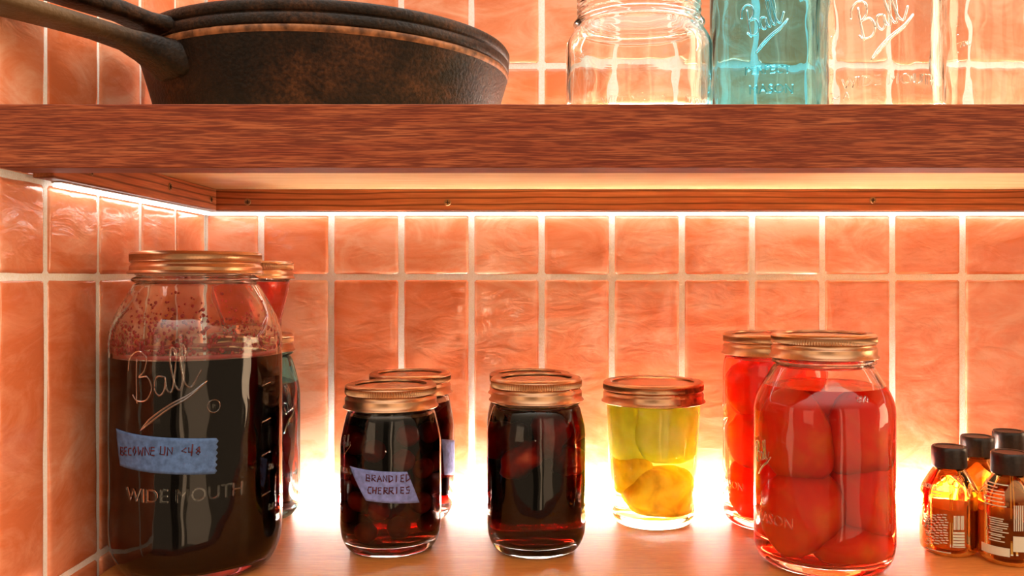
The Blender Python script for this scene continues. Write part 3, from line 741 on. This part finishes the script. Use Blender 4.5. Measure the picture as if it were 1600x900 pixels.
bottle(1527, .701, .0205, 'small brown glass bottle with black cap, behind the gap between the front two', .0300, M['darkpaste'], 'dark extract in the brown bottle behind the gap')
bottle(1576, .7250, .0205, 'small brown glass bottle with black cap, rearmost of the bottles at the right', .0300, M['darkpaste'], 'dark extract in the rearmost brown bottle')

# ------------------------------------------------------------------ upper shelf: empty jars
U0 = UT + .0004
J = Jar('glass_jar', X(998, .600), .600, U0, .0497, .0950, .0425, 'short wide clear empty jar on the upper shelf, left of the aqua jar', zs=.0600, zn=.0720, rb=.044, lid=False)
J.text('MASON', 1070, 160, .006, .0006); J.text('WIDE MOUTH', 940, 162, .0065, .0005)
J = Jar('glass_jar', X(1195, .662), .662, U0, .0408, .1700, .0330, 'aqua blue empty jar on the upper shelf between clear jars', glass='blue_glass', zs=.125, zn=.1500, lid=False)
J.strokes(BALL, 1168, 58, .0078, .0125, .0008, math.radians(20), mat=M['blue_glass']); J.text('PERFECT', 1164, 118, .0082, .0011, mat=M['blue_glass']); J.text('MASON', 1170, 148, .0090, .0011, mat=M['blue_glass'])
J = Jar('glass_jar', X(1374, .600), .600, U0, .0416, .1650, .0400, 'clear empty jar embossed with raised script, right of the aqua jar', zs=.130, zn=.1480, lid=False)
J.strokes(BALL, 1343, 64, .0092, .0138, .0008, math.radians(22)); J.text('WIDE MOUTH', 1316, 140, .0095, .0012, sx=1.05)
J.strokes([[(0, 0), (.3, .5), (1, .3), (1.6, .6)], [(2.4, .0), (2.9, .9), (3.3, .1)]], 1300, 160, .004, .005, .0005)
for k in range(7): J.text('-', 1298, 60 + 15 * k, .006, .0006)
J = Jar('glass_jar', X(1569, .645), .645, U0, .0435, .1650, .0400, 'clear empty jar at the far right end of the upper shelf', zs=.130, zn=.1480, lid=False)
for k in range(6): J.text('-', 1495, 30 + 14 * k, .006, .0006)
J.text('700', 1500, 75, .006, .0006)

# ------------------------------------------------------------------ cast iron pan and its lid pan
def loft(bm, secs, n=20):
    rings = []
    for (p, d, wd, h, dip) in secs:   # centre, direction, half width, half height, hollow of the top
        p = Vector(p); d = Vector(d).normalized(); u = d.cross(Vector((0, 0, 1))).normalized(); ring = []
        for k in range(n):
            a = 2 * PI * k / n; c, s = math.cos(a), math.sin(a)
            x = math.copysign(abs(c) ** .55, c) * wd; z = math.copysign(abs(s) ** .55, s) * h
            if s > 0: z -= dip * (1 - min(1, abs(x) / wd) ** 2)
            ring.append(bm.verts.new(p + u * x + Vector((0, 0, z))))
        rings.append(ring)
    for A, B in zip(rings[:-1], rings[1:]):
        for k in range(n): bm.faces.new((A[k], A[(k + 1) % n], B[(k + 1) % n], B[k]))
    bm.faces.new(rings[0][::-1]); bm.faces.new(rings[-1]); bmesh.ops.recalc_face_normals(bm, faces=bm.faces)
PX, PY = X(519, .664), .664
RP = .1335
pan = empty('cast_iron_skillet', (PX, PY, UT + .0004), 'deep rust-flecked black cast iron skillet on the left of the upper shelf', 'skillet')
PH = .0560
bm = bmesh.new()
prof = chaikin([(0, .0030), (.100, .0028), (.1120, .0012), (.1145, 0), (.1170, .0006), (.1195, .0060), (.1220, .016), (.1275, .0360), (.1320, PH - .0045)], 2)
prof += [(.1326, PH - .0035), (RP - .0004, PH - .0010), (RP - .0010, PH), (RP - .0060, PH), (RP - .0072, PH - .002)]
prof += [(.1225, PH - .016), (.1175, .022), (.1120, .010), (.105, .0065), (0, .0060)]
lathe(bm, prof, 160); bmesh.ops.recalc_face_normals(bm, faces=bm.faces)
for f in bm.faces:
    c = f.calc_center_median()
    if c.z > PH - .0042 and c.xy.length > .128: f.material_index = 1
obj('pan_body', bm, [M['iron'], M['iron_rim_highlight']], pan)
dr = Vector((-.630, -.776, 0)).normalized(); bm = bmesh.new()
def hp(t, z): return (dr.x * t, dr.y * t, z)
loft(bm, [(hp(.118, PH - .0150), dr, .0240, .0125, .001), (hp(.129, PH - .0140), dr, .0200, .0118, .001), (hp(.136, PH - .0118), dr, .0165, .0100, .001), (hp(.145, PH - .0090), dr, .0140, .0080, .001), (hp(.156, PH - .0065), dr, .0120, .0058, .0018), (hp(.175, PH - .0040), dr, .0118, .0052, .0022), (hp(.195, PH - .0025), dr, .0135, .0050, .0024),
          (hp(.222, PH - .0010), dr, .0150, .0050, .0022), (hp(.250, PH + .0005), dr, .0160, .0045, .0018), (hp(.263, PH + .001), dr, .0130, .0038, .001), (hp(.270, PH + .001), dr, .006, .0025, 0)])
obj('handle', bm, M['iron_handle'], pan)
lid = empty('cast_iron_skillet', (PX, PY, UT + .0004 + PH + .0004), 'shallow black cast iron skillet turned upside down as a lid on the deep one', 'skillet')
bm = bmesh.new(); H2 = .0150
prof = [(RP - .007, 0), (RP - .0012, 0), (RP - .0004, .0012), (RP - .0002, .0062), (RP - .0008, .0070), (RP - .0022, .0075), (RP - .0008, .0080), (RP, .0088), (RP + .0003, .0132), (RP - .0008, H2), (RP - .004, H2 + .001)]
prof += chaikin([(RP - .004, H2 + .001), (.124, .0160), (.116, .0205), (.108, .0215), (.100, .0215), (0, .0210)], 2)
prof += [(0, .0160), (.100, .0160), (.110, .0155), (RP - .0125, .010), (RP - .0085, .002)]
lathe(bm, prof, 160); bmesh.ops.recalc_face_normals(bm, faces=bm.faces); obj('pan_body', bm, M['iron'], lid)
d2 = Vector((-.655, -.755, 0)).normalized()
def hp2(t, z): return (d2.x * t, d2.y * t, z)
bm = bmesh.new()
loft(bm, [(hp2(.118, .0060), d2, .022, .0055, 0), (hp2(.131, .0062), d2, .018, .0055, 0), (hp2(.142, .0075), d2, .0135, .0052, 0), (hp2(.158, .0110), d2, .0115, .0052, 0), (hp2(.178, .0125), d2, .0115, .0050, 0), (hp2(.205, .0155), d2, .0135, .0050, 0),
          (hp2(.230, .0185), d2, .0150, .0045, 0), (hp2(.252, .020), d2, .0155, .0042, 0), (hp2(.264, .0205), d2, .0120, .0036, 0), (hp2(.270, .0205), d2, .005, .0025, 0)])
obj('handle', bm, M['iron'], lid)

# ------------------------------------------------------------------ the room's light
wd = bpy.data.worlds.new('World'); sc.world = wd; wd.use_nodes = True
nt = wd.node_tree; nt.nodes.clear(); out = nt.nodes.new('ShaderNodeOutputWorld'); bg = nt.nodes.new('ShaderNodeBackground')
tc = nt.nodes.new('ShaderNodeTexCoord'); sep = nt.nodes.new('ShaderNodeSeparateXYZ'); L(nt, tc.outputs['Generated'], sep.inputs[0])
def mth(op, a, b=None, c=None):
    n = N(nt, 'ShaderNodeMath', operation=op)
    for i, v in enumerate((a, b, c)):
        if v is None: continue
        if isinstance(v, (int, float)): n.inputs[i].default_value = v
        else: L(nt, v, n.inputs[i])
    return n.outputs[0]
x, y, z = sep.outputs[0], sep.outputs[1], sep.outputs[2]
az = mth('ARCTAN2', x, mth('MULTIPLY', y, -1))       # 0 = straight back into the room
def patch(a0, a1, z0, z1, soft=.01):
    def st(v, e0, e1):
        n = nt.nodes.new('ShaderNodeMapRange'); n.interpolation_type = 'SMOOTHSTEP'; L(nt, v, n.inputs[0]); n.inputs[1].default_value = e0; n.inputs[2].default_value = e1; return n.outputs[0]
    r = mth('MULTIPLY', st(az, a0 - soft, a0 + soft), mth('SUBTRACT', 1, st(az, a1 - soft, a1 + soft)))
    return mth('MULTIPLY', r, mth('MULTIPLY', st(z, z0 - soft, z0 + soft), mth('SUBTRACT', 1, st(z, z1 - soft, z1 + soft))))
mr = nt.nodes.new('ShaderNodeMapRange'); mr.interpolation_type = 'SMOOTHSTEP'; L(nt, z, mr.inputs[0]); mr.inputs[1].default_value = .25; mr.inputs[2].default_value = .75
base = mth('MULTIPLY_ADD', mr.outputs[0], 1.9, .34)  # dark warm room under a bright ceiling
strength = base
for (a0, a1, z0, z1, s) in ROOM if 'ROOM' in globals() else [
        (-.85, -.50, -.12, .30, 1.2), (-.16, .05, -.35, .34, -.25), (.14, .21, -.30, .34, 1.9), (.30, .75, -.30, .34, .9), (-.055, -.025, -.066, -.04, 22), (1.40, 1.80, -.2, .6, 6), (-1.6, -1.2, -.2, .3, 1.5)]:
    strength = mth('ADD', strength, mth('MULTIPLY', patch(a0, a1, z0, z1), s))
cr = ramp(nt, z, [(.10, (1, .66, .40)), (.45, (1, .74, .52)), (.62, (1, .90, .80))])
L(nt, cr.outputs[0], bg.inputs[0]); L(nt, strength, bg.inputs[1]); L(nt, bg.outputs[0], out.inputs[0])

# ------------------------------------------------------------------ camera and view
cam = bpy.data.cameras.new('camera'); co = bpy.data.objects.new('camera', cam); C.objects.link(co)
co.location = (0, 0, EYE); co.rotation_euler = (PI / 2, 0, 0)
cam.sensor_width = 36; cam.lens = F / 1600 * 36; cam.shift_x = -(VX - 800) / 1600; cam.shift_y = -(450 - VY) / 1600; cam.clip_start = .01
sc.camera = co
sc.view_settings.view_transform = 'Standard'; sc.view_settings.look = 'None'; sc.view_settings.gamma = 1; sc.view_settings.use_curve_mapping = False
sc.view_settings.exposure = 0.24
cy = sc.cycles
cy.max_bounces = 24; cy.transmission_bounces = 20; cy.glossy_bounces = 8; cy.diffuse_bounces = 4; cy.transparent_max_bounces = 12; cy.volume_bounces = 0
cy.caustics_reflective = True; cy.caustics_refractive = True; cy.blur_glossy = .3; cy.sample_clamp_indirect = 30
cy.use_denoising = True
try: cy.denoiser = 'OPENIMAGEDENOISE'
except Exception: pass
